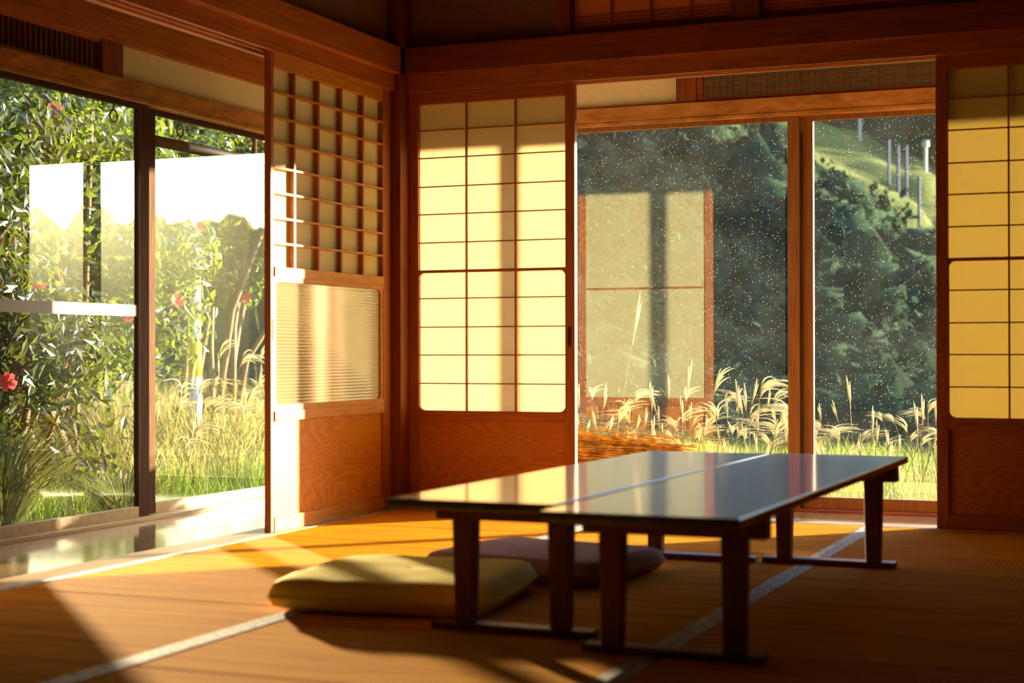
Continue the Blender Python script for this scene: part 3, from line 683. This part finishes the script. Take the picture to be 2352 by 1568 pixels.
protos = [plume_proto(1, 4, .19, .0, .4), plume_proto(2, 6, .20, .45, .5), plume_proto(3, 8, .24, .95, .5), plume_proto(4, 3, .24, .0, .2),
          plume_proto(5, 3, .17, .1, .5), plume_proto(6, 5, .22, .7, .6)]
used = set()
def stalk(k, x, y, h, rz, tilt, label, group):
    o = protos[k] if k not in used else copy_tree(protos[k]); used.add(k)
    o.location = (x, y, -.45); o.scale = (1.05, 1.05, h); o.rotation_euler = (tilt[0], tilt[1], rz); tag(o, label, 'silver grass stalk', group)
rnd = random.Random(77)
# the tallest ones one by one: azimuth, distance, stem height
tall = [(3, -19.4, 9.3, 1.22, 0, (.02, .14), 'tallest upright plume at the left, standing against the reflected paper screen'),
        (1, -16.6, 9.2, .98, -.6, (0, .24), 'leaning plume with a bushy white head in front of the reflected screen'),
        (0, -16.9, 9.5, .90, 3.0, (0, -.16), 'thin plume leaning left across the white-headed one'),
        (2, -14.2, 9.4, .90, 0, (0, .05), 'drooping plume fanning to the right, left of the central uprights'),
        (2, -13.4, 9.8, .72, .2, (0, .03), 'second drooping plume close to the central uprights'),
        (3, -12.5, 9.6, .78, .3, (0, .02), 'upright double plume just left of the central uprights'),
        (2, -10.9, 9.4, .62, 3.2, (0, -.05), 'plume drooping to the left just right of the central uprights'),
        (3, -10.1, 9.8, .80, 0, (0, -.16), 'straight plume leaning left in the right pane, highest there'),
        (1, -9.3, 9.6, .60, .1, (0, .16), 'fan-shaped plume leaning right in the right pane'),
        (3, -7.9, 9.4, .68, 0, (0, -.16), 'long plume by the right edge of the open glass')]
for k, az, d, h, rz, ti, lb in tall:
    x, y = d*math.sin(math.radians(az)), d*math.cos(math.radians(az)); stalk(k, x, y, h, rz, ti, lb, 'tall silver grass beyond the back glass')
for i in range(150):
    az = rnd.uniform(-20.6, -6.6) if i % 3 else rnd.uniform(-20.6, -12); d = rnd.uniform(8.9, 12.5)
    x, y = d*math.sin(math.radians(az)), d*math.cos(math.radians(az)); h = rnd.uniform(.34, .72)+(.08 if az < -12 else 0)
    right = az > -11.9
    stalk(rnd.randrange(6), x, y, h, rnd.uniform(-.8, .8)+(PI if rnd.random() < .4 else 0), (rnd.uniform(-.1, .1), rnd.uniform(-.15, .2)),
          'short pale silver grass stalk in the grass beyond the right pane' if right else 'short pale silver grass stalk in the grass left of the central uprights',
          'short silver grass, right pane' if right else 'short silver grass, left pane')
for i in range(85):
    az = rnd.uniform(-37.5, -30.2); X = rnd.uniform(-8.6, -5.9); x, y = X, X/math.tan(math.radians(az)); h = rnd.uniform(.55, .95)+(.25 if i < 9 and az > -35 else 0)
    stalk(rnd.randrange(6), x, y, h, rnd.uniform(-1, 1), (rnd.uniform(-.12, .12), rnd.uniform(-.05, .25)), 'pale silver grass stalk in the thick stand beyond the side glass', 'silver grass beyond the side glass')

# camellia shrubs
def shrub(loc, rad, n, label, seed, flowers, trunk=True, lsize=.045, name='camellia_shrub', lm='leaf'):
    rnd = random.Random(seed); r = empty(name, loc)
    blobs = [(Vector((rnd.uniform(-.6, .6)*rad[0], rnd.uniform(-.7, .7)*rad[1], rnd.uniform(-.6, .6)*rad[2])), rnd.uniform(.28, .5)) for _ in range(26)]
    mb = MB()
    for _ in range(n):
        c, br = rnd.choice(blobs)
        d = Vector((rnd.gauss(0, 1), rnd.gauss(0, 1), rnd.gauss(0, 1))).normalized(); q = br*rnd.uniform(.55, 1.05)
        p = c+Vector((d.x*q, d.y*q*1.3, d.z*q))
        nrm_ = (d+Vector((rnd.uniform(-.8, .8), rnd.uniform(-.8, .8), rnd.uniform(-.4, .8)))).normalized()
        t = nrm_.cross(Vector((rnd.uniform(-1, 1), rnd.uniform(-1, 1), rnd.uniform(-1, 1)))).normalized(); s = nrm_.cross(t); L = lsize*rnd.uniform(.7, 1.3); W = L*.42
        b = len(mb.v)
        for q_ in (p-t*L, p-t*L*.2+s*W+nrm_*W*.3, p+t*L, p-t*L*.2-s*W+nrm_*W*.3): mb.v.append(tuple(q_))
        mb.f += [[b, b+1, b+2], [b, b+2, b+3]]
    mb.build('foliage', M[lm], r)
    tb = MB()
    for i in range(9):
        c, br = blobs[i]; f0 = Vector((rnd.uniform(-.2, .2), rnd.uniform(-.5, .5), -.45-loc[2]))
        mid = f0.lerp(c, .5)+Vector((rnd.uniform(-.15, .15), rnd.uniform(-.15, .15), .1))
        tb.tube([f0, mid, c, c+Vector((rnd.uniform(-.3, .3), rnd.uniform(-.3, .3), .35))], [.035, .025, .014, .006], 7)
    tb.build('branches', M['bark'], r, smooth=True)
    for i in range(flowers):
        c, br = rnd.choice(blobs); d = Vector((abs(rnd.gauss(0, 1)), rnd.gauss(-.8, .8), rnd.gauss(0, .7))).normalized(); p = c+d*br*1.08
        fb = MB()
        for k in range(7):
            a = k*2*PI/7+rnd.uniform(-.2, .2); u = Vector((math.cos(a), math.sin(a), .5)).normalized(); v = Vector((-math.sin(a), math.cos(a), 0))
            b = len(fb.v)
            for q_ in (Vector((0, 0, 0)), u*.026+v*.02, u*.058+v*.01, u*.058-v*.01, u*.026-v*.02): fb.v.append(tuple(q_))
            fb.f.append([b, b+1, b+2, b+3, b+4])
        o = fb.build('flower', M['flower'], r); o.location = p; o.rotation_euler = d.to_track_quat('Z', 'Y').to_euler()
    tag(r, label, 'shrub'); return r
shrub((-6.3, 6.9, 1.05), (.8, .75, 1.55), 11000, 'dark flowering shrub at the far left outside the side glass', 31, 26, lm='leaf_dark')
shrub((-7.1, 8.7, 1.45), (1.0, 1.3, 1.55), 19000, 'large flowering shrub behind the two side glass doors', 32, 34)
shrub((-7.6, 11.6, 2.0), (1.3, 1.6, 1.25), 17000, 'leafy green tree crown seen beside the dark upright, right of the large shrub', 33, 14, name='garden_tree')

# pole, laundry bar, hooks outside the side glass
p = MB().tube([(0, 0, 0), (0, 0, 2.3)], .045, 14).build('utility_pole', M['post_white'], smooth=True); p.location = (-7.0, 10.42, -.45)
MB().tube([(0, 0, .92), (0, 0, 1.18)], .052, 14).build('yellow_sleeve', M['post_yellow'], p, smooth=True)
MB().tube([(0, 0, .3), (0, 0, .91)], .055, 14).build('grey_blue_sleeve', M['post_bluegrey'], p, smooth=True)
tag(p, 'white pole with yellow and grey blue sleeves standing in the tall grass', 'pole')
b = MB().tube([(-4.62, 6.42, 1.70), (-4.62, 8.3, 1.70)], .028, 10).build('laundry_bar', M['black_pipe'], smooth=True)
tag(b, 'dark drying bar hanging under the eaves outside the side glass', 'drying bar')
for y, lb in ((6.16, 'small dark ring hook right of the dark upright at the top of the side glass'), (5.66, 'small dark ring hook left of the dark upright at the top of the side glass')):
    h = MB().tube([(0, .026*math.cos(a), .026*math.sin(a)) for a in [i*2*PI/16 for i in range(17)]], .004, 6).build('ring_hook', M['outer_dark'], smooth=True)
    h.location = (-4.24, y+.03, 1.685); tag(h, lb, 'hook', 'ring hooks')
    MB().tube([(0, 0, .024), (0, 0, .06), (.045, 0, .065)], .004, 6).build('shank', M['outer_dark'], h)
for y in (7.45, 8.2):
    g = MB().tube([(0, 0, 0), (0, 0, .57)], .012, 8).build('bar_hanger', M['outer_dark']); g.location = (-4.62, y, 1.73); tag(g, 'dark iron hanger carrying the drying bar', 'hanger', 'drying bar hangers')

# ---------------------------------------------------------------- the added glance lamp reaches only interior things
blk = bpy.data.collections.new('interior_blockers'); rcv = bpy.data.collections.new('interior_receivers')
skip = ('camellia', 'garden', 'hillside', 'silver', 'lawn', 'dry_', 'straw_litter', 'sedge', 'ground', 'utility', 'laundry', 'ring_hook', 'bar_hanger', 'white_post', 'blue_post', 'camera', 'sun', 'trim_eaves', 'window_1')
for o in list(C.objects):
    top = o
    while top.parent: top = top.parent
    if o.type == 'MESH' and not top.name.startswith(skip):
        blk.objects.link(o)
        if top.name.startswith(('low_table', 'floor_cushion')) or (top.name.startswith('tatami_mat') and top.location.x < -1.1): rcv.objects.link(o)
glance.light_linking.blocker_collection = blk
glance.light_linking.receiver_collection = rcv
